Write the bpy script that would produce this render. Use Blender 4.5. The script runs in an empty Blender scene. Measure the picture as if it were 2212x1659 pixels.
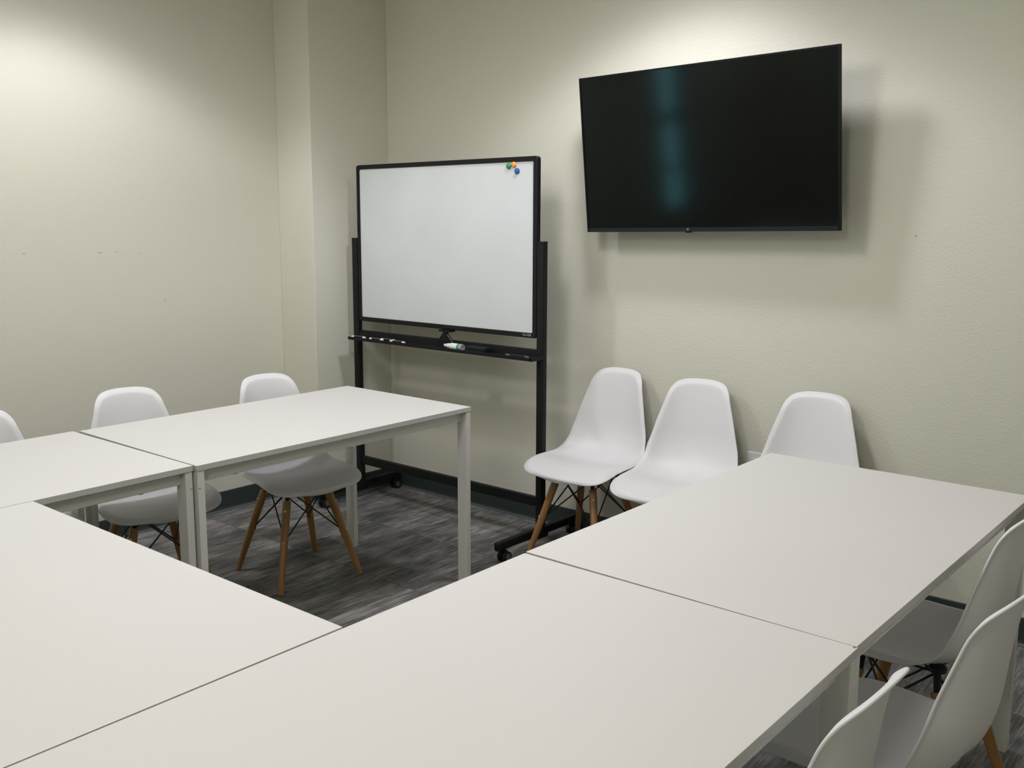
import bpy, bmesh, math, random
import numpy as np
from mathutils import Vector, Matrix, Euler
random.seed(7)
PI = math.pi
S = bpy.context.scene
COL = S.collection

# ------------------------------------------------------------------ materials
def new_mat(name):
    m = bpy.data.materials.new(name); m.use_nodes = True
    nt = m.node_tree; b = nt.nodes['Principled BSDF']
    return m, nt, b

def srgb(r, g, b):
    f = lambda c: (c/255/12.92 if c/255 <= .04045 else ((c/255+.055)/1.055)**2.4)
    return (f(r), f(g), f(b), 1)

def mat(name, col, rough=.5, metal=0., spec=.5, var=.04, vscale=30., bump=0., bscale=200., coat=0.):
    """plain surface with a faint procedural mottling of its own and optional grain"""
    m, nt, b = new_mat(name)
    N, Lk = nt.nodes, nt.links
    tc = N.new('ShaderNodeTexCoord'); nz = N.new('ShaderNodeTexNoise')
    nz.inputs['Scale'].default_value = vscale; nz.inputs['Detail'].default_value = 4
    Lk.new(tc.outputs['Object'], nz.inputs['Vector'])
    mx = N.new('ShaderNodeMixRGB'); mx.blend_type = 'MIX'
    c = Vector(col[:3])
    mx.inputs[1].default_value = (*(c*(1-var)), 1); mx.inputs[2].default_value = (*(c*(1+var)), 1)
    Lk.new(nz.outputs['Fac'], mx.inputs[0]); Lk.new(mx.outputs[0], b.inputs['Base Color'])
    b.inputs['Roughness'].default_value = rough; b.inputs['Metallic'].default_value = metal
    b.inputs['Specular IOR Level'].default_value = spec
    b.inputs['Coat Weight'].default_value = coat
    if bump:
        n2 = N.new('ShaderNodeTexNoise'); n2.inputs['Scale'].default_value = bscale; n2.inputs['Detail'].default_value = 3
        Lk.new(tc.outputs['Object'], n2.inputs['Vector'])
        bp = N.new('ShaderNodeBump'); bp.inputs['Strength'].default_value = bump; bp.inputs['Distance'].default_value = .002
        Lk.new(n2.outputs['Fac'], bp.inputs['Height']); Lk.new(bp.outputs[0], b.inputs['Normal'])
    return m

def wall_material(name, marks=()):
    """eggshell paint over orange-peel texture; marks = (centre, half size, strength) of old scuffs"""
    m, nt, b = new_mat(name); N, Lk = nt.nodes, nt.links
    tc = N.new('ShaderNodeTexCoord')
    nz = N.new('ShaderNodeTexNoise'); nz.inputs['Scale'].default_value = 1.3; nz.inputs['Detail'].default_value = 3
    Lk.new(tc.outputs['Object'], nz.inputs['Vector'])
    mx = N.new('ShaderNodeMixRGB')
    mx.inputs[1].default_value = WALL_A; mx.inputs[2].default_value = WALL_B
    Lk.new(nz.outputs['Fac'], mx.inputs[0])
    out = mx.outputs[0]
    for c, h, s in marks:
        sub = N.new('ShaderNodeVectorMath'); sub.operation = 'SUBTRACT'; sub.inputs[1].default_value = c
        Lk.new(tc.outputs['Object'], sub.inputs[0])
        dv = N.new('ShaderNodeVectorMath'); dv.operation = 'DIVIDE'; dv.inputs[1].default_value = h
        Lk.new(sub.outputs[0], dv.inputs[0])
        ln = N.new('ShaderNodeVectorMath'); ln.operation = 'LENGTH'; Lk.new(dv.outputs[0], ln.inputs[0])
        mr = N.new('ShaderNodeMapRange'); mr.inputs['From Min'].default_value = 1.; mr.inputs['From Max'].default_value = .2
        mr.inputs['To Min'].default_value = 0; mr.inputs['To Max'].default_value = s
        Lk.new(ln.outputs['Value'], mr.inputs['Value'])
        m2 = N.new('ShaderNodeMixRGB'); m2.inputs[2].default_value = (.12, .115, .10, 1)
        Lk.new(mr.outputs[0], m2.inputs[0]); Lk.new(out, m2.inputs[1]); out = m2.outputs[0]
    Lk.new(out, b.inputs['Base Color'])
    b.inputs['Roughness'].default_value = .55; b.inputs['Specular IOR Level'].default_value = .35
    n2 = N.new('ShaderNodeTexNoise'); n2.inputs['Scale'].default_value = 120; n2.inputs['Detail'].default_value = 3; n2.inputs['Roughness'].default_value = .55
    Lk.new(tc.outputs['Object'], n2.inputs['Vector'])
    bp = N.new('ShaderNodeBump'); bp.inputs['Strength'].default_value = .45; bp.inputs['Distance'].default_value = .0022
    Lk.new(n2.outputs['Fac'], bp.inputs['Height']); Lk.new(bp.outputs[0], b.inputs['Normal'])
    return m

def carpet_material():
    m, nt, b = new_mat('carpet_tiles'); N, Lk = nt.nodes, nt.links
    def math_(op, a, c=None, d=None):
        n = N.new('ShaderNodeMath'); n.operation = op
        for i, v in enumerate((a, c, d)):
            if v is None: continue
            if isinstance(v, (int, float)): n.inputs[i].default_value = v
            else: Lk.new(v, n.inputs[i])
        return n.outputs[0]
    tc = N.new('ShaderNodeTexCoord'); sx = N.new('ShaderNodeSeparateXYZ'); Lk.new(tc.outputs['Object'], sx.inputs[0])
    x = math_('SUBTRACT', sx.outputs['X'], .09); y = math_('SUBTRACT', sx.outputs['Y'], .293)
    T = .5
    ix = math_('FLOOR', math_('DIVIDE', x, T)); iy = math_('FLOOR', math_('DIVIDE', y, T))
    cmb = N.new('ShaderNodeCombineXYZ'); Lk.new(ix, cmb.inputs[0]); Lk.new(iy, cmb.inputs[1])
    wn = N.new('ShaderNodeTexWhiteNoise'); wn.noise_dimensions = '3D'; Lk.new(cmb.outputs[0], wn.inputs['Vector'])
    rnd = wn.outputs['Value']
    wc = N.new('ShaderNodeSeparateColor'); Lk.new(wn.outputs['Color'], wc.inputs[0])
    # tile-local streaky pattern: stretched along y, shifted per tile
    def streak(sc_x, sc_y, off, detail=5., rough=.6):
        c = N.new('ShaderNodeCombineXYZ')
        Lk.new(math_('MULTIPLY', x, sc_x), c.inputs[0]); Lk.new(math_('MULTIPLY', y, sc_y), c.inputs[1])
        Lk.new(math_('MULTIPLY', rnd, off), c.inputs[2])
        n = N.new('ShaderNodeTexNoise'); n.inputs['Scale'].default_value = 1.; n.inputs['Detail'].default_value = detail
        n.inputs['Roughness'].default_value = rough
        Lk.new(c.outputs[0], n.inputs['Vector']); return n.outputs['Fac']
    big = streak(6., 3.0, 40.); fine = streak(55., 5.5, 90., 5., .72); blob = streak(6., 3.4, 25., 3.); rib = streak(210., 8., 3., 2.)
    v = math_('ADD', math_('MULTIPLY', big, .85), math_('MULTIPLY', fine, .80))
    v = math_('ADD', v, math_('MULTIPLY', math_('SUBTRACT', wc.outputs[0], .5), .16))
    v = math_('ADD', v, math_('MULTIPLY', math_('SUBTRACT', rib, .5), .55))
    rp = N.new('ShaderNodeValToRGB'); e = rp.color_ramp
    e.elements[0].position = .62; e.elements[0].color = CARPET[0]
    e.elements[1].position = 1.12; e.elements[1].color = CARPET[2]
    k = e.elements.new(.88); k.color = CARPET[1]
    Lk.new(v, rp.inputs[0])
    # navy and teal patches
    r2 = N.new('ShaderNodeValToRGB'); r2.color_ramp.elements[0].position = .58; r2.color_ramp.elements[1].position = .72
    r2.color_ramp.elements[0].color = (0, 0, 0, 1); r2.color_ramp.elements[1].color = (.75, .75, .75, 1)
    Lk.new(blob, r2.inputs[0])
    mx = N.new('ShaderNodeMixRGB'); mx.inputs[2].default_value = CARPET[3]
    Lk.new(r2.outputs[0], mx.inputs[0]); Lk.new(rp.outputs[0], mx.inputs[1])
    # seams
    fx = math_('ABSOLUTE', math_('SUBTRACT', math_('FRACT', math_('DIVIDE', x, T)), .5)); fy = math_('ABSOLUTE', math_('SUBTRACT', math_('FRACT', math_('DIVIDE', y, T)), .5))
    seam = math_('GREATER_THAN', math_('MAXIMUM', fx, fy), .4955)
    m3 = N.new('ShaderNodeMixRGB'); m3.blend_type = 'MULTIPLY'; m3.inputs[2].default_value = (.7, .7, .7, 1)
    Lk.new(seam, m3.inputs[0]); Lk.new(mx.outputs[0], m3.inputs[1])
    Lk.new(m3.outputs[0], b.inputs['Base Color'])
    b.inputs['Roughness'].default_value = .95; b.inputs['Specular IOR Level'].default_value = .1
    n2 = N.new('ShaderNodeTexNoise'); n2.inputs['Scale'].default_value = 380; Lk.new(tc.outputs['Object'], n2.inputs['Vector'])
    bp = N.new('ShaderNodeBump'); bp.inputs['Strength'].default_value = .6; bp.inputs['Distance'].default_value = .004
    Lk.new(math_('ADD', n2.outputs['Fac'], rib), bp.inputs['Height']); Lk.new(bp.outputs[0], b.inputs['Normal'])
    return m

def wood_material():
    m, nt, b = new_mat('oiled_beech'); N, Lk = nt.nodes, nt.links
    tc = N.new('ShaderNodeTexCoord'); mp = N.new('ShaderNodeMapping'); mp.inputs['Scale'].default_value = (90, 90, 5)
    Lk.new(tc.outputs['Object'], mp.inputs[0])
    nz = N.new('ShaderNodeTexNoise'); nz.inputs['Scale'].default_value = 1.; nz.inputs['Detail'].default_value = 5; Lk.new(mp.outputs[0], nz.inputs['Vector'])
    rp = N.new('ShaderNodeValToRGB')
    rp.color_ramp.elements[0].position = .3; rp.color_ramp.elements[0].color = srgb(136, 97, 54)
    rp.color_ramp.elements[1].position = .75; rp.color_ramp.elements[1].color = srgb(176, 133, 82)
    Lk.new(nz.outputs['Fac'], rp.inputs[0]); Lk.new(rp.outputs[0], b.inputs['Base Color'])
    b.inputs['Roughness'].default_value = .45
    return m

def emit_mat(name, col, strength):
    m, nt, b = new_mat(name)
    b.inputs['Base Color'].default_value = (0, 0, 0, 1)
    b.inputs['Emission Color'].default_value = col; b.inputs['Emission Strength'].default_value = strength
    return m

WALL_A = (.635, .626, .525, 1); WALL_B = (.655, .646, .543, 1)
CARPET = [(.080, .082, .081, 1), (.215, .21, .20, 1), (.37, .36, .34, 1), (.075, .092, .125, 1)]
M = {}
M['wall'] = wall_material('wall_paint')
M['wall_left'] = wall_material('wall_paint_scuffed', [((-.888, -1.009, 1.338), (.05, .010, .006), .35), ((-.888, -.674, 1.333), (.05, .016, .006), .35),
     ((-.888, -.592, 1.335), (.05, .015, .004), .25), ((-.888, -.48, 1.325), (.05, .022, .005), .12), ((-.888, -.36, 1.10), (.05, .010, .008), .2)])
M['wall_back'] = wall_material('wall_paint_back', [((2.147, .839, 1.4196), (.006, .05, .006), .55)])
M['carpet'] = carpet_material()
M['ceiling'] = mat('ceiling_tile', (.72, .71, .66, 1), .9, var=.03, bump=.3, bscale=90)
M['cove'] = mat('rubber_cove_base', srgb(47, 57, 56), .5, var=.06)
M['cove_toe'] = mat('rubber_cove_toe', srgb(78, 88, 84), .5, var=.06)
M['table'] = mat('white_laminate', (.668, .653, .626, 1), .55, var=.012, vscale=3., spec=.28)
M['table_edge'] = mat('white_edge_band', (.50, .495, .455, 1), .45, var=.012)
M['frame'] = mat('white_powder_coat', (.64, .635, .585, 1), .4, var=.015)
M['screw'] = mat('zinc_screw', (.8, .8, .8, 1), .3, metal=.8)
M['darkdot'] = mat('black_clip', (.03, .03, .03, 1), .6)
M['mdf'] = mat('raw_fibreboard', srgb(150, 108, 82), .9, var=.15, vscale=400)
M['shell'] = mat('white_polypropylene', (.72, .715, .72, 1), .42, var=.012, vscale=8, spec=.45)
M['wood'] = wood_material()
M['wire'] = mat('black_steel_wire', (.012, .012, .013, 1), .4, metal=.2)
M['black'] = mat('black_powder_coat', (.0085, .009, .0095, 1), .5, spec=.22, var=.08)
M['tray'] = mat('black_plastic', (.007, .0075, .0085, 1), .5, spec=.22, var=.08)
M['rubber'] = mat('black_rubber', (.012, .012, .012, 1), .35, spec=.35)
M['hub'] = mat('grey_hub', (.10, .10, .105, 1), .35)
M['tvblack'] = mat('tv_plastic', (.006, .0065, .007, 1), .5, spec=.12)
M['tvchin'] = mat('tv_chin', (.016, .021, .024, 1), .5, spec=.12)
M['grey'] = mat('grey_plastic', (.09, .10, .10, 1), .4)
M['white'] = mat('white_plastic', (.80, .79, .76, 1), .4)
M['plate'] = mat('white_nylon_plate', (.78, .78, .76, 1), .35)
M['slot'] = mat('dark_slot', (.05, .045, .035, 1), .6)
M['teal'] = mat('teal_print', srgb(20, 150, 138), .4)
M['greyend'] = mat('grey_bottle_base', srgb(150, 152, 152), .35)
M['green'] = mat('green_magnet', srgb(38, 132, 88), .3, var=.03, coat=.3)
M['orange'] = mat('orange_magnet', srgb(240, 152, 70), .3, var=.03, coat=.3)
M['blue'] = mat('blue_magnet', srgb(0, 92, 158), .3, var=.03, coat=.3)
M['logo'] = mat('grey_print', srgb(172, 174, 182), .5)
M['lamp_frame'] = mat('white_lamp_frame', (.8, .8, .78, 1), .5)

def board_material():
    m, nt, b = new_mat('dry_erase_enamel'); N, Lk = nt.nodes, nt.links
    tc = N.new('ShaderNodeTexCoord')
    a = N.new('ShaderNodeTexNoise'); a.inputs['Scale'].default_value = 2.2; a.inputs['Detail'].default_value = 5; a.inputs['Distortion'].default_value = 1.2
    Lk.new(tc.outputs['Object'], a.inputs['Vector'])
    rp = N.new('ShaderNodeValToRGB'); rp.color_ramp.elements[0].position = .38; rp.color_ramp.elements[1].position = .62
    rp.color_ramp.elements[0].color = (.615, .648, .645, 1); rp.color_ramp.elements[1].color = (.645, .68, .675, 1)
    Lk.new(a.outputs['Fac'], rp.inputs[0]); Lk.new(rp.outputs[0], b.inputs['Base Color'])
    b.inputs['Roughness'].default_value = .3; b.inputs['Specular IOR Level'].default_value = .4
    return m
M['board'] = board_material()

def screen_material():
    m, nt, b = new_mat('tv_screen_glass'); N, Lk = nt.nodes, nt.links
    tc = N.new('ShaderNodeTexCoord'); nz = N.new('ShaderNodeTexNoise'); nz.inputs['Scale'].default_value = 60
    Lk.new(tc.outputs['Object'], nz.inputs['Vector'])
    mr = N.new('ShaderNodeMapRange'); mr.inputs['To Min'].default_value = .10; mr.inputs['To Max'].default_value = .12
    Lk.new(nz.outputs['Fac'], mr.inputs['Value']); Lk.new(mr.outputs[0], b.inputs['Roughness'])
    b.inputs['Base Color'].default_value = (.0032, .0022, .002, 1)
    b.inputs['Specular IOR Level'].default_value = .25; b.inputs['Specular Tint'].default_value = (.72, 1, 1, 1)
    return m
M['screen'] = screen_material()

# ------------------------------------------------------------------ mesh helpers
class MB:
    def __init__(self): self.v = []; self.f = []; self.mi = []
    def add(self, v, f, mi=0):
        o = len(self.v); self.v += [tuple(p) for p in v]; self.f += [tuple(i+o for i in q) for q in f]; self.mi += [mi]*len(f); return self
    def box(self, x0, x1, y0, y1, z0, z1, mi=0, rot=None, at=(0, 0, 0)):
        v = [(x, y, z) for x in (x0, x1) for y in (y0, y1) for z in (z0, z1)]
        if rot is not None: v = [tuple(rot @ Vector(p) + Vector(at)) for p in v]
        return self.add(v, [(0, 1, 3, 2), (4, 6, 7, 5), (0, 4, 5, 1), (2, 3, 7, 6), (0, 2, 6, 4), (1, 5, 7, 3)], mi)
    def tube(self, pts, radii, n=12, mi=0, caps=True):
        pts = [Vector(p) for p in pts]
        if isinstance(radii, (int, float)): radii = [radii]*len(pts)
        vs = []; up = None
        for i, p in enumerate(pts):
            t = (pts[min(i+1, len(pts)-1)] - pts[max(i-1, 0)]).normalized()
            if up is None:
                up = Vector((0, 0, 1)) if abs(t.z) < .9 else Vector((1, 0, 0))
            a = t.cross(up).normalized(); b = a.cross(t).normalized(); up = b
            for k in range(n):
                w = 2*PI*k/n; vs.append(p + (a*math.cos(w) + b*math.sin(w))*radii[i])
        fs = []
        for i in range(len(pts)-1):
            for k in range(n):
                j = (k+1) % n; fs.append((i*n+k, i*n+j, (i+1)*n+j, (i+1)*n+k))
        if caps:
            fs.append(tuple(range(n))[::-1]); fs.append(tuple(range((len(pts)-1)*n, len(pts)*n)))
        return self.add(vs, fs, mi)
    def lathe(self, prof, origin, axis, n=24, mi=0):
        """prof = [(distance along axis, radius)]"""
        ax = Vector(axis).normalized(); o = Vector(origin)
        return self.tube_raw([(o + ax*d, r) for d, r in prof], ax, n, mi)
    def tube_raw(self, pr, ax, n, mi):
        up = Vector((0, 0, 1)) if abs(ax.z) < .9 else Vector((1, 0, 0))
        a = ax.cross(up).normalized(); b = a.cross(ax).normalized(); vs = []; fs = []
        for p, r in pr:
            for k in range(n):
                w = 2*PI*k/n; vs.append(p + (a*math.cos(w) + b*math.sin(w))*max(r, 1e-5))
        for i in range(len(pr)-1):
            for k in range(n):
                j = (k+1) % n; fs.append((i*n+k, i*n+j, (i+1)*n+j, (i+1)*n+k))
        fs.append(tuple(range(n))[::-1]); fs.append(tuple(range((len(pr)-1)*n, len(pr)*n)))
        return self.add(vs, fs, mi)
    def prism(self, poly, axis, a0, a1, mi=0):
        """poly in the two other axes (cyclic order), extruded along axis index"""
        n = len(poly); vs = []
        for a in (a0, a1):
            for p in poly:
                q = [0, 0, 0]; q[axis] = a; q[(axis+1) % 3] = p[0]; q[(axis+2) % 3] = p[1]; vs.append(q)
        fs = [tuple(range(n))[::-1], tuple(range(n, 2*n))] + [(i, (i+1) % n, n+(i+1) % n, n+i) for i in range(n)]
        return self.add(vs, fs, mi)
    def obj(self, name, mats, parent=None, bevel=0., seg=2, smooth=False, angle=35):
        me = bpy.data.meshes.new(name); me.from_pydata(self.v, [], self.f)
        if not isinstance(mats, (list, tuple)): mats = [mats]
        for m in mats: me.materials.append(m)
        me.polygons.foreach_set('material_index', self.mi)
        bm = bmesh.new(); bm.from_mesh(me); bmesh.ops.recalc_face_normals(bm, faces=bm.faces)
        if bevel:
            ed = [e for e in bm.edges if len(e.link_faces) == 2 and e.calc_face_angle(0) > math.radians(40)]
            bmesh.ops.bevel(bm, geom=ed, offset=bevel, segments=seg, affect='EDGES', profile=.5, clamp_overlap=True)
        if smooth or bevel:
            for f in bm.faces: f.smooth = True
            for e in bm.edges:
                if len(e.link_faces) == 2 and e.calc_face_angle(0) > math.radians(angle): e.smooth = False
        bm.to_mesh(me); bm.free()
        o = bpy.data.objects.new(name, me); COL.objects.link(o)
        if parent: o.parent = parent
        if bevel:
            w = o.modifiers.new('flat_faces', 'WEIGHTED_NORMAL'); w.keep_sharp = True; w.weight = 80
        return o

def thing(name, label, cat, loc=(0, 0, 0), rot=(0, 0, 0), group=None):
    o = bpy.data.objects.new(name, None); COL.objects.link(o); o.empty_display_size = .1
    o.location = loc; o.rotation_euler = rot; o['label'] = label; o['category'] = cat
    if group: o['group'] = group
    return o
def tag(o, label, cat, group=None):
    o['label'] = label; o['category'] = cat
    if group: o['group'] = group
    return o
def struct(o, label=None):
    o['kind'] = 'structure'
    if label: o['label'] = label
    return o
def dup(root, loc, rot, label, group=None):
    def cp(o, par):
        c = o.copy(); COL.objects.link(c); c.parent = par
        for ch in list(o.children): cp(ch, c)
        return c
    kids = list(root.children)
    r = root.copy(); COL.objects.link(r); r.location = loc; r.rotation_euler = rot; r['label'] = label
    if group: r['group'] = group
    for k in kids: cp(k, r)
    return r
def rrect(x0, x1, z0, z1, r, n=5):
    out = []
    for cx, cz, a0 in ((x1-r, z1-r, 0), (x0+r, z1-r, 90), (x0+r, z0+r, 180), (x1-r, z0+r, 270)):
        for k in range(n+1):
            a = math.radians(a0 + 90*k/n); out.append((cx + r*math.cos(a), cz + r*math.sin(a)))
    return out
WIN = 4.8
DIFF = 1.0
EXPO = 0.0
LAMP = (1, .978, 1.0)
COOL = (1, .984, 1.07)
WARM = (1, .97, .96)
CURVES = {'downlight': ([0, 30, 48, 54, 58, 63, 72, 85, 180], [1., 1., 1., .92, .55, .16, .05, 0, 0]),
          'panel': ([0, 40, 60, 70, 76, 82, 88, 180], [1., 1., 1., .85, .55, .2, 0, 0]),
          'wide': ([0, 60, 80, 90, 180], [1., 1., .9, .5, 0]),
          'narrow': ([0, 30, 42, 55, 180], [1., 1., .5, 0, 0])}
LIGHTS = [
    (-.12, -.97, .2, .2, .59, .09, 'downlight', 'small ceiling light close to the left wall', 0, COOL),
    (1.24, .12, .2, .2, .67, .11, 'downlight', 'small ceiling light close to the wall above the television', 0, COOL),
    (1.3, -1.2, .6, .6, .62, .2, 'panel', 'square ceiling light above the open middle of the tables', 0, LAMP),
    (1.5, -1.95, .6, .6, .16, .2, 'wide', 'added square fill light above the near tables', 0, WARM),  # added lamp: soft ambient fill for the upper walls
    (2.8, -3.5, .6, .6, .60, .2, 'wide', 'added square fill light at the rear right of the room', 0, WARM),  # unseen fill lamp added behind the camera, right side
    (-.3, -3.6, .6, .6, .38, .2, 'wide', 'added square fill light at the rear left of the room', 0, WARM),  # unseen fill lamp added at the back, raises the ambient level
    (2.45, -.75, .2, .2, .17, .09, 'narrow', 'small added fill light above the right tables', 0, LAMP),  # extra lamp, added only to brighten the right tabletops
]

# ------------------------------------------------------------------ the room
XL, YB, XR, YF, H = -.888, .839, 3.95, -4.6, 2.8
XC, YC = -.612, .320            # pier in the corner
WY0, WY1, WZ0, WZ1 = -3.02, -2.62, .78, 2.12   # narrow window in the left wall, behind the camera's left edge
struct(MB().box(XL-.2, XR+.2, YF-.2, YB+.2, -.1, 0).obj('floor', M['carpet']))
struct(MB().box(XL-.2, XR+.2, YF-.2, YB+.2, H, H+.1).obj('ceiling', M['ceiling']))
w = MB()
w.box(XL-.15, XL, YF, WY0, 0, H); w.box(XL-.15, XL, WY1, YB, 0, H)
w.box(XL-.15, XL, WY0, WY1, 0, WZ0); w.box(XL-.15, XL, WY0, WY1, WZ1, H)
struct(w.obj('wall_left', M['wall_left']))
struct(MB().box(XL-.15, XR+.15, YB, YB+.15, 0, H).obj('wall_back', M['wall_back']))
struct(MB().box(XR, XR+.15, YF, YB, 0, H).obj('wall_right', M['wall']))
struct(MB().box(XL-.15, XR+.15, YF-.15, YF, 0, H).obj('wall_front', M['wall']))
struct(MB().box(XL, XC, YC, YB, 0, H).obj('wall_corner', M['wall'], bevel=.004, seg=2))
# window in the left wall: frame, two bars, pane with the daylight behind it
fr = MB()
fr.box(XL-.10, XL+.01, WY0, WY0+.03, WZ0, WZ1); fr.box(XL-.10, XL+.01, WY1-.03, WY1, WZ0, WZ1)
fr.box(XL-.10, XL+.01, WY0, WY1, WZ0, WZ0+.03); fr.box(XL-.10, XL+.01, WY0, WY1, WZ1-.03, WZ1)
fr.box(XL-.09, XL-.01, WY0, WY1, 1.50, 1.57); fr.box(XL-.09, XL-.01, WY0, WY1, 1.12, 1.14)
wf = struct(fr.obj('window_1', M['black']))
MB().box(XL-.075, XL-.07, WY0+.02, WY1-.02, WZ0+.02, WZ1-.02).obj('window_pane', emit_mat('daylight_dusk', (.40, .92, 1, 1), WIN), wf)

# cove base: profile swept along each wall
def cove(name, p0, p1, nrm):
    p0, p1, n = Vector(p0), Vector(p1), Vector(nrm)
    prof = [(0, .102), (.003, .102), (.0045, .099), (.0045, .018), (.007, .009), (.014, .003), (.018, .0015), (.018, 0), (0, 0)]
    vs = [tuple(p + n*a + Vector((0, 0, z))) for p in (p0, p1) for a, z in prof]; k = len(prof)
    m = MB()
    for i in range(k):
        j = (i+1) % k
        m.add([vs[i], vs[j], vs[k+j], vs[k+i]], [(0, 1, 2, 3)], 1 if i in (4, 5, 6) else 0)
    m.add(vs[:k], [tuple(range(k))]); m.add(vs[k:], [tuple(range(k))[::-1]])
    return struct(m.obj(name, [M['cove'], M['cove_toe']]))
cove('baseboard_left', (XL, YF, 0), (XL, YC, 0), (1, 0, 0))
cove('baseboard_corner', (XL, YC, 0), (XC, YC, 0), (0, -1, 0))
cove('baseboard_column', (XC, YC, 0), (XC, YB, 0), (1, 0, 0))
cove('baseboard_back', (XC, YB, 0), (XR, YB, 0), (0, -1, 0))
cove('baseboard_right', (XR, YF, 0), (XR, YB, 0), (-1, 0, 0))

# ------------------------------------------------------------------ tables
TL, TW, TH = 1.247, .75, .74
def make_table(name, label, loc, rz, chip=None, group='white tables set in a U'):
    """origin = corner with local x in 0..TW (short) and local y in -TL..0 (long)"""
    t = thing(name, label, 'table', (*loc, 0), (0, 0, rz), group)
    top = MB()
    top.prism([(0, -TL), (TW, -TL), (TW, 0), (0, 0)], 2, TH-.018, TH)
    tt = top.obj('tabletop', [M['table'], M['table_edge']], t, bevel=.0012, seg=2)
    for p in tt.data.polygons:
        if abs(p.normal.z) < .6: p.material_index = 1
    if chip:
        q = MB().prism([(TW-.0085, -.0055), (TW-.0055, -.0085), (TW-.0022, -.0060), (TW-.0030, -.0012), (TW-.0060, -.0012)], 2, TH-.004, TH+.0004)
        ch = q.obj('chipped_corner', M['mdf'], t); ch['label'] = 'bare brown fibreboard at the chipped corner'
    ins = .002
    for sx in (0, 1):
        for sy in (0, 1):
            x0, x1 = (ins, ins+.05) if sx == 0 else (TW-ins-.05, TW-ins)
            y0, y1 = (-ins-.025, -ins) if sy == 1 else (-TL+ins, -TL+ins+.025)
            lg = MB(); lg.box(x0, x1, y0, y1, 0.004, TH-.0185)
            lo = lg.obj('leg', M['frame'], t, bevel=.0025, seg=2)
            # foot pad and the screw near the top of the outer face
            MB().box(x0+.003, x1-.003, y0+.003, y1-.003, 0, .005).obj('foot_pad', M['white'], lo)
            xs = x0 if sx == 0 else x1; d = -1 if sx == 0 else 1
            MB().lathe([(-.001, .0035), (.0006, .0035), (.001, .002)], (xs, (y0+y1)/2 + (.006 if sy else -.006), TH-.072), (d, 0, 0), 12).obj('screw', M['screw'], lo)
    for sx in (0, 1):
        xo = ins+.028 if sx == 0 else TW-ins-.028; s = 1 if sx == 0 else -1
        a, b = sorted((xo, xo+s*.016)); fl = sorted((xo-s*.004, xo+s*.016))
        r = MB(); r.box(a, b, -TL+ins+.024, -ins-.024, TH-.056, TH-.0185); r.box(fl[0], fl[1], -TL+ins+.025, -ins-.025, TH-.060, TH-.054)
        ro = r.obj('rail', M['frame'], t, bevel=.001, seg=1)
        for yy in (-.16, -.62, -1.09):
            MB().box(xo-s*.003, xo+s*.008, yy-.007, yy+.007, TH-.0615, TH-.0598).obj('rail_clip', M['darkdot'], ro)
    for sy in (0, 1):
        yo = -ins-.004 if sy == 1 else -TL+ins+.004; s = -1 if sy == 1 else 1
        a, b = sorted((yo, yo+s*.016))
        MB().box(.052, TW-.052, a, b, TH-.056, TH-.0185).obj('end_rail', M['frame'], t, bevel=.001, seg=1)
    return t
make_table('conference_table', 'white table at the back left, its free corner beside the rolling whiteboard', (0, 0), 0)
make_table('conference_table', 'white table along the left wall, cut by the left edge of the picture', (-.013, -1.2630), .0149)
make_table('conference_table', 'white near table whose far right corner is chipped to brown', (1.9942, -1.1945), .0095, chip=True)
# right-hand far table: its near-left corner is given, so shift the origin by the length
ra = -.0006
make_table('conference_table', 'white table at the back right, in front of three chairs against the wall', (1.9908 - math.sin(ra)*TL, -1.1855 + math.cos(ra)*TL), ra)
rb = .012
def cross_table():
    # local x (short) -> +y, local -y (long) -> +x : quarter turn +90 deg; origin sits at the near-left corner
    ox = 1.9945 - math.cos(rb)*TL + math.sin(rb)*TW; oy = -1.7282 - math.sin(rb)*TL - math.cos(rb)*TW
    make_table('conference_table', 'white cross table at the lower left closing the U of tables', (ox, oy), rb + PI/2)
cross_table()

# ------------------------------------------------------------------ chairs
PROF=np.array([[.2335,.3909],[.2281,.4083],[.2039,.4234],[.1334,.446],[.062,.4449],[-.0121,.4311],[-.0851,.4259],[-.1593,.4585],[-.1939,.5369],[-.2102,.6466],[-.2262,.7469],[-.2339,.7913],[-.2437,.8272]])
def catmull(P,n=24):
    P=np.vstack([2*P[0]-P[1],P,2*P[-1]-P[-2]]);out=[]
    for i in range(1,len(P)-2):
        for t in np.linspace(0,1,n,endpoint=False):
            a,b,c,d=P[i-1:i+3]
            out.append(.5*((2*b)+(c-a)*t+(2*a-5*b+4*c-d)*t*t+(3*b-a-3*c+d)*t**3))
    out.append(P[-2]);return np.array(out)
HW0=[.2035,.2089,.2151,.2268,.2304,.2334,.2316,.2266,.2127,.1782,.1433,.1308,.1379]
KD0=[.0011,.0031,.0038,.0065,.0169,.0331,.0488,.0611,.0584,.0476,.036,.0244,.0121]
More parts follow.
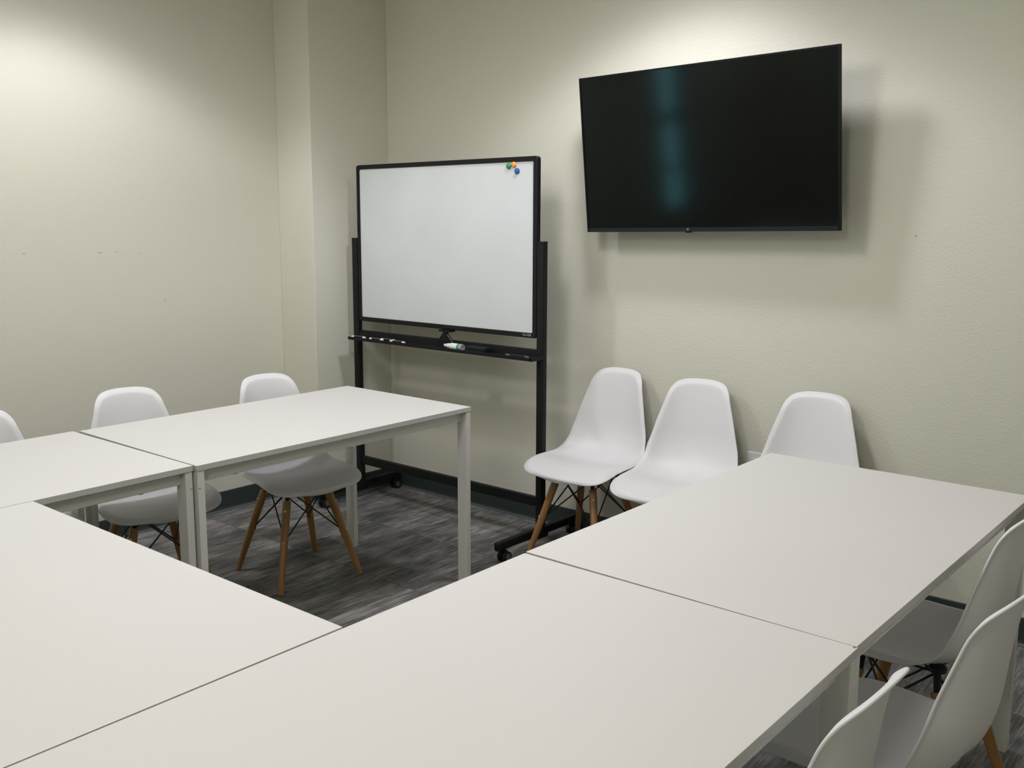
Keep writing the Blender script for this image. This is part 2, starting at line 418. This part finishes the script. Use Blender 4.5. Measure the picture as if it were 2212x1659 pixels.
def chair_shell(lip=.015,lipw=.027,PROF=PROF,HW=HW0,KD=KD0):
    C=catmull(PROF); seg=np.r_[0,np.cumsum(np.hypot(*np.diff(C,axis=0).T))]; LT=seg[-1]
    knots=np.r_[0,.0235,.055,.14,.24,.33,.405,.468,.546,.65,.75,.80,LT]
    T=np.gradient(C,axis=0);T/=np.linalg.norm(T,axis=1)[:,None]
    N=np.stack([T[:,1],-T[:,0]],1)   # for front->top travel this points to the sitter's side
    s_of=[seg[i*24] for i in range(len(PROF))]
    hw=lambda l:np.interp(l,s_of,HW); kd=lambda l:np.interp(l,s_of,KD)
    def cap(l):
        e=np.ones_like(l); a=.105;b=.075
        m=l<a; e[m]=np.clip(1-((a-l[m])/a)**2.6,0,1)**(1/2.2)
        m=l>LT-b; e[m]=np.clip(1-((l[m]-LT+b)/b)**2.6,0,1)**(1/2.6)
        return e
    ls=LT*(1-np.cos(np.linspace(0,np.pi,400)))/2
    w=hw(ls)*cap(ls)
    O=np.vstack([np.stack([w,ls],1),np.stack([-w,ls],1)[::-1][1:-1]])
    cl=np.r_[0,np.cumsum(np.hypot(*np.diff(np.vstack([O,O[:1]]),axis=0).T))]
    M=112; tt=np.linspace(0,cl[-1],M,endpoint=False)
    Oc=np.vstack([O,O[:1]]); O=np.stack([np.interp(tt,cl,Oc[:,0]),np.interp(tt,cl,Oc[:,1])],1)
    C0=np.array([0,.36]); V=O-C0; Ln=np.hypot(*V.T)
    Dn=Ln  # distance along ray
    # convert to approx distance to the edge
    tan=np.roll(O,-1,0)-np.roll(O,1,0); tan/=np.linalg.norm(tan,axis=1)[:,None]
    nrm=np.stack([tan[:,1],-tan[:,0]],1); cosn=np.abs((V/Ln[:,None]*nrm).sum(1)); cosn=np.clip(cosn,.45,1)
    ds=[0,.005,.010,.016,.023,.031]
    rings=[]
    for d in ds: rings.append((1-d/cosn/Ln,np.full(M,d)))
    r0=rings[-1][0]
    for k in (.86,.72,.58,.44,.30,.15): rings.append((r0*k,np.full(M,1.)))
    verts=[]
    def pos(a,l,d):
        x=np.interp(l,seg,C[:,0]);z=np.interp(l,seg,C[:,1]);nx=np.interp(l,seg,N[:,0]);nz=np.interp(l,seg,N[:,1])
        q=np.clip(1-d/lipw,0,1); off=kd(l)*(np.abs(a)/hw(l))**2.4-lip*q**1.35
        # sides swing up/forward: narrow a little as they rise
        return np.stack([x+nx*off,a*(1-.10*kd(l)/.07*(np.abs(a)/hw(l))**2),z+nz*off],-1)
    for r,d in rings:
        q=C0+V*r[:,None]; verts.append(pos(q[:,0],q[:,1],d))
    verts=np.vstack(verts+[pos(np.array([0.]),np.array([.36]),np.array([1.]))])
    faces=[];n=len(rings)
    for k in range(n-1):
        for i in range(M):
            j=(i+1)%M; faces.append((k*M+i,(k+1)*M+i,(k+1)*M+j,k*M+j))
    for i in range(M): faces.append(((n-1)*M+i,n*M,(n-1)*M+(i+1)%M))
    return verts,faces
def make_chair(label, loc, rz):
    t = thing('side_chair', label, 'chair', (*loc, 0), (0, 0, rz))
    V, F = chair_shell()
    m = MB(); m.add(V, F)
    me = bpy.data.meshes.new('seat_shell'); me.from_pydata([tuple(v) for v in V], [], F); me.materials.append(M['shell'])
    bm = bmesh.new(); bm.from_mesh(me); bmesh.ops.recalc_face_normals(bm, faces=bm.faces)
    bm.faces.ensure_lookup_table()
    cf = min(bm.faces, key=lambda f: (f.calc_center_median() - Vector((.05, 0, .42))).length)
    if cf.normal.z < 0: bmesh.ops.reverse_faces(bm, faces=bm.faces)
    for f in bm.faces: f.smooth = True
    bm.to_mesh(me); bm.free()
    o = bpy.data.objects.new('seat_shell', me); COL.objects.link(o); o.parent = t
    s = o.modifiers.new('thickness', 'SOLIDIFY'); s.thickness = .0055; s.offset = -1
    s = o.modifiers.new('smooth', 'SUBSURF'); s.levels = 1; s.render_levels = 2
    ft, tp, zt = .188, .098, .352
    bolts = []; tops = []
    for sx in (1, -1):
        for sy in (1, -1):
            f0 = Vector((sx*ft, sy*ft, 0)); d = Vector((sx*tp, sy*tp, zt)) - f0
            # leg modelled about its own foot so the grain runs along it
            L = d.length; lg = MB(); lg.lathe([(0, .0095), (.002, .0115), (.06, .0128), (.5*L, .0152), (L-.03, .0168), (L-.003, .0165), (L, .0145)], (0, 0, 0), (0, 0, 1), 20)
            lo = lg.obj('leg', M['wood'], t, smooth=True); lo.location = f0
            lo.rotation_euler = d.to_track_quat('Z', 'Y').to_euler()
            out = Vector((sx, sy, 0)).normalized()
            # two bolts: one through the brace joint, one under the mount
            for h in (.56, .90):
                p = Vector((0, 0, L*h))
                side = (lo.rotation_euler.to_matrix().inverted() @ out).normalized()
                b = MB(); b.lathe([(.010, .0048), (.0172, .0055), (.0185, .004), (.0185, .002)], p, side, 14); bo = b.obj('bolt', M['screw'], lo, smooth=True)
            bolts.append(f0 + d*.56 - out*.010); tops.append((sx, sy, f0 + d*.985))
            # mount: steel plate under the shell and the tongue running down inside the leg
            br = MB(); tpz = Vector((sx*tp*.94, sy*tp*.94, .414))
            e = f0 + d*.88 - out*.0105; e2 = f0 + d*1.0 - out*.004
            br.tube([e, e2, tpz - Vector((0, 0, .02)), tpz], [.0075, .0085, .009, .012], 10)
            br.lathe([(-.004, .021), (.006, .021), (.009, .017)], tpz - Vector((0, 0, .006)), (0, 0, 1), 16)
            br.obj('mount', M['wire'], t, smooth=True)
    w = MB()
    order = [0, 1, 3, 2]
    for i in range(4):
        a, b = order[i], order[(i+1) % 4]
        for p, q in ((a, b), (b, a)):
            tq = Vector((tops[q][0]*tp*.86, tops[q][1]*tp*.86, .392))
            w.tube([bolts[p], bolts[p].lerp(tq, .5), tq], .0031, 8)
    for i in range(4):       # ring under the seat that ties the four mounts
        a, b = tops[order[i]], tops[order[(i+1) % 4]]
        w.tube([(a[0]*tp*.86, a[1]*tp*.86, .395), (b[0]*tp*.86, b[1]*tp*.86, .395)], .0031, 8)
    for p in bolts: w.tube([p + Vector((0, 0, -.012)), p + Vector((0, 0, .012))], .006, 10)
    w.obj('wire_brace', M['wire'], t, smooth=True)
    return t
c0 = make_chair('white shell chair behind the table nearest the whiteboard, backrest rising over its far edge', (.109, -.386), -.149)
CH = 'white moulded side chairs around the tables'
c0['group'] = CH
dup(c0, (-.026, -.971, 0), (0, 0, -.211), 'white shell chair behind the seam between the two left-hand tables', CH)
dup(c0, (.003, -1.520, 0), (0, 0, -.041), 'white shell chair cut off by the left edge of the photo', CH)
WC = 'white moulded side chairs lined up against the wall'
dup(c0, (.932, .550, 0), (0, 0, -1.573), 'white shell chair right beside the whiteboard, leftmost of the row under the television', WC)
dup(c0, (1.390, .520, 0), (0, 0, -1.421), 'white shell chair in the middle of the row under the television', WC)
dup(c0, (1.867, .536, 0), (0, 0, -1.504), 'white shell chair beside the wall outlet, rightmost of the row under the television', WC)
dup(c0, (2.590, -.351, 0), (0, 0, 3.081), 'white shell chair tucked under the right table, farthest of the three at its right side', CH)
dup(c0, (2.697, -.915, 0), (0, 0, 3.024), 'large white chair back in the bottom right, middle of three along the right tables', CH)
dup(c0, (2.632, -1.447, 0), (0, 0, 3.11), 'white chair at the bottom edge, nearest of three along the right tables', CH)

# ------------------------------------------------------------------ rolling whiteboard
wb = thing('rolling_whiteboard', 'black framed whiteboard on a wheeled stand in the room corner', 'whiteboard', (0, 0, 0))
BX0, BX1, BZ0, BZ1 = -.5157, .6597, .9572, 1.7499; BYF, BYB = .527, .553
FW = .0225
m = MB()
outer = rrect(BX0, BX1, BZ0, BZ1, .014, 5); inner = rrect(BX0+FW, BX1-FW, BZ0+FW, BZ1-FW, .008, 5); n = len(outer)
vs = [(a, BYF+.003, b) for a, b in outer] + [(a, BYF, b) for a, b in rrect(BX0+.003, BX1-.003, BZ0+.003, BZ1-.003, .012, 5)] + \
     [(a, BYF, b) for a, b in rrect(BX0+FW-.002, BX1-FW+.002, BZ0+FW-.002, BZ1-FW+.002, .009, 5)] + [(a, BYF+.006, b) for a, b in inner] + \
     [(a, BYB-.006, b) for a, b in inner] + [(a, BYB, b) for a, b in inner] + [(a, BYB, b) for a, b in outer]
fs = [(k*n+i, k*n+(i+1) % n, ((k+1) % 7)*n+(i+1) % n, ((k+1) % 7)*n+i) for k in range(7) for i in range(n)]
m.add(vs, fs); frame = m.obj('board_frame', M['black'], wb, smooth=True, angle=40)
MB().prism([(b, a) for a, b in rrect(BX0+FW-.003, BX1-FW+.003, BZ0+FW-.003, BZ1-FW+.003, .008, 5)], 1, BYF+.0055, BYB-.0055).obj('writing_surface', M['board'], wb)
fc = bpy.data.curves.new('maker_text', 'FONT'); fc.body = 'TSI-ATEB'; fc.size = .0125; fc.extrude = .0002; fc.align_x = 'CENTER'; fc.align_y = 'CENTER'
fo = bpy.data.objects.new('maker_text', fc); me = bpy.data.meshes.new_from_object(fo); bpy.data.objects.remove(fo)
lt = bpy.data.objects.new('maker_text', me); COL.objects.link(lt); me.materials.append(M['logo'])
lt.parent = frame; lt.location = (.607, BYF-.0004, BZ0+.0118); lt.rotation_euler = (PI/2, 0, 0)
for s, x in ((-1, -.5385), (1, .6825)):
    p = MB(); p.prism([(a, b) for a, b in rrect(.523, .557, x-.0195, x+.0195, .010, 4)], 2, .062, 1.376, )
    # prism axis 2: poly is (x, y) order -> build explicitly
    p = MB(); p.prism([(a, b) for a, b in rrect(x-.0195, x+.0195, .522, .558, .010, 4)], 2, .055, 1.3745)
    po = p.obj('post', M['black'], wb, bevel=.002, seg=2)
    q = MB(); q.prism([(a, b) for a, b in rrect(x-.0205, x+.0205, .521, .559, .011, 4)], 2, 1.3735, 1.384); q.obj('post_cap', M['tray'], po, bevel=.003, seg=2)
    # pivot knob between the post and the board
    k = MB(); k.lathe([(0, .009), (.010, .009)], (x - s*.019, .540, 1.3535), (-s, 0, 0), 16); k.obj('pivot', M['hub'], po, smooth=True)
    # foot bar: flattened tube along y with rounded ends
    f = MB(); xs = x + s*.0
    f.prism([(a, b) for a, b in rrect(.225, .835-.012, xs-.0155, xs+.0155, .0150, 6)][0:0] or [(a, b) for a, b in rrect(xs-.0155, xs+.0155, .228, .822, .0150, 6)], 2, .060, .096)
    fb = f.obj('foot_bar', M['black'], wb, bevel=.006, seg=3)
    MB().box(x-.016, x+.016, .50, .58, .045, .066).obj('foot_plate', M['black'], fb, bevel=.003)
    for yy in (.275, .778):
        c = thing_part = bpy.data.objects.new('caster', None); COL.objects.link(c); c.parent = wb; c.location = (x, yy, 0); c.empty_display_size = .03
        fk = MB(); fk.lathe([(.050, .010), (.058, .014), (.066, .014)], (0, 0, 0), (0, 0, 1), 16)
        fk.prism([(.0, .052), (.030, .048), (.036, .030), (.020, .020), (-.008, .026), (-.012, .050)][::1], 0, -.0075, .0075)
        fk.obj('caster_fork', M['tray'], c, bevel=.002)
        for d in (-1, 1):
            wh = MB(); wh.lathe([(-.009, .021), (-.007, .0245), (.007, .0245), (.009, .021)], (d*.0145, .012, .0245), (1, 0, 0), 24)
            wo = wh.obj('wheel', M['rubber'], c, smooth=True)
            hb = MB(); hb.lathe([(.0085, .015), (.0105, .013)], (d*.0145, .012, .0245), (d, 0, 0), 20); hb.obj('wheel', M['hub'], c, smooth=True)
m = MB(); m.box(-.519, .663, .530, .556, .188, .2315); m.obj('crossbar', M['black'], wb, bevel=.004)
m = MB(); m.box(-.519, .663, .530, .556, .868, .9065); m.obj('tray_rail', M['black'], wb, bevel=.004)
# pen tray: open profile, closed end on the right, overhanging the left post
m = MB()
m.prism([(.528, .866), (.528, .898), (.524, .898), (.522, .873), (.452, .873), (.448, .882), (.444, .882), (.444, .869), (.448, .866)], 0, -.510, .700)
m.box(.690, .704, .444, .528, .866, .884); 
m.obj('pen_tray', M['tray'], wb, bevel=.0015, seg=2)
# spring catch under the board
m = MB(); m.prism([(.868, .063), (.900, .063), (.939, .098), (.953, .098), (.953, .127), (.939, .127), (.900, .167), (.868, .167)][::-1], 1, .516, .527)
m.box(.075, .150, .512, .550, .947, .956)
lk = m.obj('board_catch', M['tray'], wb, bevel=.0015)
MB().tube([(.133, .513, .935), (.163, .513, .903)], .0022, 8).obj('catch_spring', M['hub'], lk, smooth=True)

def dome(name, x, z, mt, label, r=.0135):
    m = MB(); m.lathe([(0, r*.97), (.003, r), (.0055, r*.97), (.0085, r*.82), (.0105, r*.55), (.0115, r*.2), (.0116, 0)], (x, .5325, z), (0, -1, 0), 28)
    return tag(m.obj(name, M[mt], smooth=True, angle=80), label, 'magnet', 'round magnets on the whiteboard')
dome('magnet', .4985, 1.7115, 'green', 'green round magnet at the top right of the whiteboard')
dome('magnet', .5280, 1.7165, 'orange', 'orange round magnet touching the black frame top of the whiteboard')
dome('magnet', .5460, 1.6885, 'blue', 'blue round magnet, lowest of the cluster on the whiteboard')

# markers on the tray
def marker(x0, x1, y, yaw, label, r=.0068, ends=('white', 'white')):
    L = x1-x0
    t = thing('dry_erase_marker', label, 'marker', ((x0+x1)/2, y, .8735+r), (0, 0, yaw), 'pens in the whiteboard tray')
    MB().lathe([(-.30*L, r*.98), (.36*L, r*.98)], (0, 0, 0), (1, 0, 0), 16).obj('barrel', M['tray'], t, smooth=True)
    a = MB().lathe([(-.5*L, r*.7), (-.49*L, r*.92), (-.29*L, r)], (0, 0, 0), (1, 0, 0), 16).obj('cap', M[ends[0]], t, smooth=True)
    MB().lathe([(.355*L, r), (.49*L, r*.95), (.5*L, r*.75)], (0, 0, 0), (1, 0, 0), 16).obj('end_plug', M[ends[1]], t, smooth=True)
    st = MB(); st.prism([(r*math.cos(w)*1.03, r*math.sin(w)*1.03) for w in (math.radians(70), math.radians(85), math.radians(100))] + [(0, 0)], 0, -.28*L, .34*L); st.obj('label_strip', M[ends[0]], t)
    return t
marker(-.500, -.402, .466, .02, 'dark pen with white ends at the far left end of the whiteboard tray')
marker(-.360, -.262, .460, -.02, 'dark pen with white ends, second from the left in the whiteboard tray')
marker(-.296, -.200, .482, .03, 'dark pen lying behind the others at the rear of the whiteboard tray')
marker(-.212, -.106, .462, -.03, 'dark pen with white ends, nearest of the pens to the board catch')
marker(.535, .668, .468, .0, 'thin black marker at the right end of the whiteboard tray', .0062, ('grey', 'grey'))
# cleaner bottle lying on its side
bt = thing('cleaner_bottle', 'small white bottle with teal band lying in the whiteboard tray', 'bottle', (.212, .474, .8735+.0158), (0, 0, -.10))
BR = .0156
MB().lathe([(-.022, BR*.80), (-.018, BR*.97), (-.014, BR), (.032, BR)], (0, 0, 0), (1, 0, 0), 32).obj('bottle_body', M['white'], bt, smooth=True)
MB().lathe([(.032, BR), (.0325, BR*1.005), (.043, BR*1.005), (.0435, BR)], (0, 0, 0), (1, 0, 0), 32).obj('teal_band', M['teal'], bt, smooth=True)
MB().lathe([(.0435, BR), (.060, BR), (.063, BR*.93), (.063, BR*.72), (.061, BR*.68), (.061, 0)], (0, 0, 0), (1, 0, 0), 32).obj('bottle_base', M['greyend'], bt, smooth=True, angle=50)
MB().lathe([(-.066, .0055), (-.0655, .0072), (-.050, .0078), (-.046, .0105), (-.032, .0118), (-.028, .0112), (-.027, .0085), (-.022, .0085), (-.0215, BR*.78)], (0, 0, 0), (1, 0, 0), 24).obj('nozzle', M['white'], bt, smooth=True, angle=50)
pt = MB()
for k in range(4):
    for j in range(3):
        w = math.radians(205 + j*16); x = -.004 + k*.0075
        pt.box(x, x+.005, -.0016, .0016, BR-.0002, BR+.00035, rot=Matrix.Rotation(w - PI/2 + PI, 3, 'X'))
pt.obj('printed_text', M['greyend'], bt)
# eraser
er = thing('board_eraser', 'black felt eraser lying beside the white bottle in the tray', 'eraser', (.352, .486, .8735))
MB().box(-.060, .060, -.022, .022, .010, .027).obj('eraser_grip', M['grey'], er, bevel=.005, seg=3)
MB().box(-.060, .060, -.023, .023, 0, .0105).obj('felt_pad', M['rubber'], er, bevel=.002)
for o in er.children:
    if o.name.startswith('eraser_grip'): o.data.materials[0] = M['tvchin']

# ------------------------------------------------------------------ television
TVW, TVH = 1.122, .6487
tv = thing('wall_television', 'large black flat television tilted down on the back wall', 'television', (.8075, .70, 1.4231))
dx = Vector((math.cos(-.0069), math.sin(-.0069), 0)); nn = Vector((math.sin(-.0069), -math.cos(-.0069), 0))
up = Vector((0, 0, math.cos(.1059))) + nn*math.sin(.1059)
dx2 = dx*math.cos(.0133) + up*math.sin(.0133); up2 = up*math.cos(.0133) - dx*math.sin(.0133); fwd = up2.cross(dx2)   # points away from the viewer
R3 = Matrix((dx2, -fwd if fwd.y < 0 else fwd, up2)).transposed()
if R3.determinant() < 0: R3 = Matrix((dx2, fwd if fwd.y < 0 else -fwd, up2)).transposed()
tv.rotation_euler = R3.to_euler()
m = MB(); BZ = .007
# slim bezel: left, right, top, deeper chin
m.box(0, BZ, 0, .018, 0, TVH); m.box(TVW-BZ, TVW, 0, .018, 0, TVH); m.box(BZ, TVW-BZ, 0, .018, TVH-BZ, TVH)
m.obj('bezel', M['tvblack'], tv)
MB().box(BZ, TVW-BZ, 0, .02, 0, .0165).obj('chin', M['tvchin'], tv, bevel=.0015)
MB().box(BZ-.001, TVW-BZ+.001, .0025, .016, .016, TVH-BZ+.001).obj('screen', M['screen'], tv)
bk = MB(); bk.box(.003, TVW-.003, .0165, .028, .003, TVH-.003); bk.box(.16, TVW-.16, .027, .060, .03, .40)
bk.obj('back_shell', M['tvblack'], tv, bevel=.004)
lg = MB(); lg.lathe([(-.0025, .0058), (0, .0062), (.004, .0062)], (TVW*.444, .0, .0095), (0, 1, 0), 24); lg.obj('power_sensor', M['grey'], tv, smooth=True)
sb = MB(); sb.prism([(-.0045, TVW*.444-.012), (.001, TVW*.444-.016), (.001, TVW*.444+.016), (-.0045, TVW*.444+.012)][::-1], 1, .001, .014); sb.obj('sensor_tab', M['tvblack'], tv, bevel=.001)
mt = MB(); mt.box(.42, .45, .059, .075, .06, .42); mt.box(.67, .70, .059, .075, .06, .42)
mt.obj('mount_rail', M['black'], tv)
wp = MB(); wp.box(.38, .74, .110, .128, .16, .34); wp.box(.425, .445, .07, .115, .22, .28); wp.box(.675, .695, .07, .115, .22, .28)
wp.obj('wall_bracket', M['black'], tv)

# ------------------------------------------------------------------ outlet
ou = thing('wall_outlet', 'white wall outlet low on the wall beside the rightmost wall chair', 'outlet', (1.569, .839, .473))
MB().box(-.0355, .0355, -.0055, .0, -.0575, .0575).obj('cover_plate', M['plate'], ou, bevel=.003, seg=3)
for z in (.0195, -.0195):
    r = MB().prism([(b, a) for a, b in rrect(-.0165, .0165, z-.0140, z+.0140, .009, 5)], 1, -.0075, -.004).obj('receptacle', M['plate'], ou, bevel=.0008)
    sl = MB(); sl.box(-.0075, -.0055, -.0079, -.0072, z-.002, z+.006); sl.box(.0050, .0070, -.0079, -.0072, z-.002, z+.006); sl.lathe([(0, .0024), (.0005, .0024)], (0, -.0074, z-.007), (0, -1, 0), 12)
    sl.obj('slot', M['slot'], r)
MB().lathe([(0, .0028), (.001, .0022)], (0, -.0055, 0), (0, -1, 0), 12).obj('screw', M['screw'], ou)

# ------------------------------------------------------------------ ceiling lights and added fill lamps
LG = 'recessed ceiling lights'
# photometric curves: candela by angle from straight down
def photometry(name, curve):
    ies = bpy.data.texts.new(name)
    ang = list(range(0, 91)) + [180]
    cd = [max(0., float(np.interp(a, curve[0], curve[1]))) for a in ang]
    ies.write('IESNA:LM-63-1995\nTILT=NONE\n1 1000 1 %d 1 1 2 0 0 0\n1 1 100\n' % len(ang))
    ies.write(' '.join('%g' % a for a in ang) + '\n0\n' + ' '.join('%.2f' % (c*1000) for c in cd) + '\n')
    return ies
IES = {k: photometry(k, c) for k, c in CURVES.items()}
def troffer(x, y, sx, sy, power, radius, curve, label, rz=0, col=LAMP):
    t = thing('ceiling_light', label, 'light', (x, y, H), (0, 0, rz), LG)
    f = MB(); a, b = sx/2, sy/2
    f.box(-a-.03, a+.03, -b-.03, -b, -.006, 0); f.box(-a-.03, a+.03, b, b+.03, -.006, 0); f.box(-a-.03, -a, -b, b, -.006, 0); f.box(a, a+.03, -b, b, -.006, 0)
    f.obj('frame', M['lamp_frame'], t)
    MB().box(-a, a, -b, b, -.003, -.001).obj('diffuser', M['diffuser'], t)
    l = bpy.data.lights.new('lamp_light', 'POINT'); l.energy = power; l.shadow_soft_size = radius; l.color = col
    l.use_nodes = True; nt = l.node_tree; em = nt.nodes['Emission']
    tx = nt.nodes.new('ShaderNodeTexIES'); tx.mode = 'INTERNAL'; tx.ies = IES[curve]; tx.inputs['Strength'].default_value = 1.
    nt.links.new(tx.outputs['Fac'], em.inputs['Strength'])
    lo = bpy.data.objects.new('lamp_light', l); COL.objects.link(lo); lo.parent = t; lo.location = (0, 0, -.012-radius)
    return t
M['diffuser'] = emit_mat('lamp_diffuser', (1, .95, .84, 1), DIFF)
for a in LIGHTS: troffer(*a)

# ------------------------------------------------------------------ world, camera, view
W = bpy.data.worlds.new('World'); S.world = W; W.use_nodes = True
W.node_tree.nodes['Background'].inputs[0].default_value = (.6, .62, .6, 1); W.node_tree.nodes['Background'].inputs[1].default_value = .0
cam = bpy.data.cameras.new('camera'); co = bpy.data.objects.new('camera', cam); COL.objects.link(co); S.camera = co
F, YAW, PITCH, ROLL = 2107.9202, .7229, .1534, -.0012
f = Vector((-math.sin(YAW)*math.cos(PITCH), math.cos(YAW)*math.cos(PITCH), -math.sin(PITCH))); r = Vector((math.cos(YAW), math.sin(YAW), 0)); u = r.cross(f)
r2 = r*math.cos(ROLL) + u*math.sin(ROLL); u2 = u*math.cos(ROLL) - r*math.sin(ROLL)
co.matrix_world = Matrix(((r2.x, u2.x, -f.x, 3.3232), (r2.y, u2.y, -f.y, -2.838), (r2.z, u2.z, -f.z, 1.4886), (0, 0, 0, 1)))
cam.sensor_width = 36; cam.sensor_fit = 'HORIZONTAL'; cam.lens = F/2212*36
cam.shift_x = 60.0976/2212; cam.shift_y = -34.4422/2212; cam.clip_start = .02
S.view_settings.view_transform = 'Standard'; S.view_settings.look = 'None'; S.view_settings.gamma = 1; S.view_settings.exposure = EXPO
S.view_settings.use_curve_mapping = False
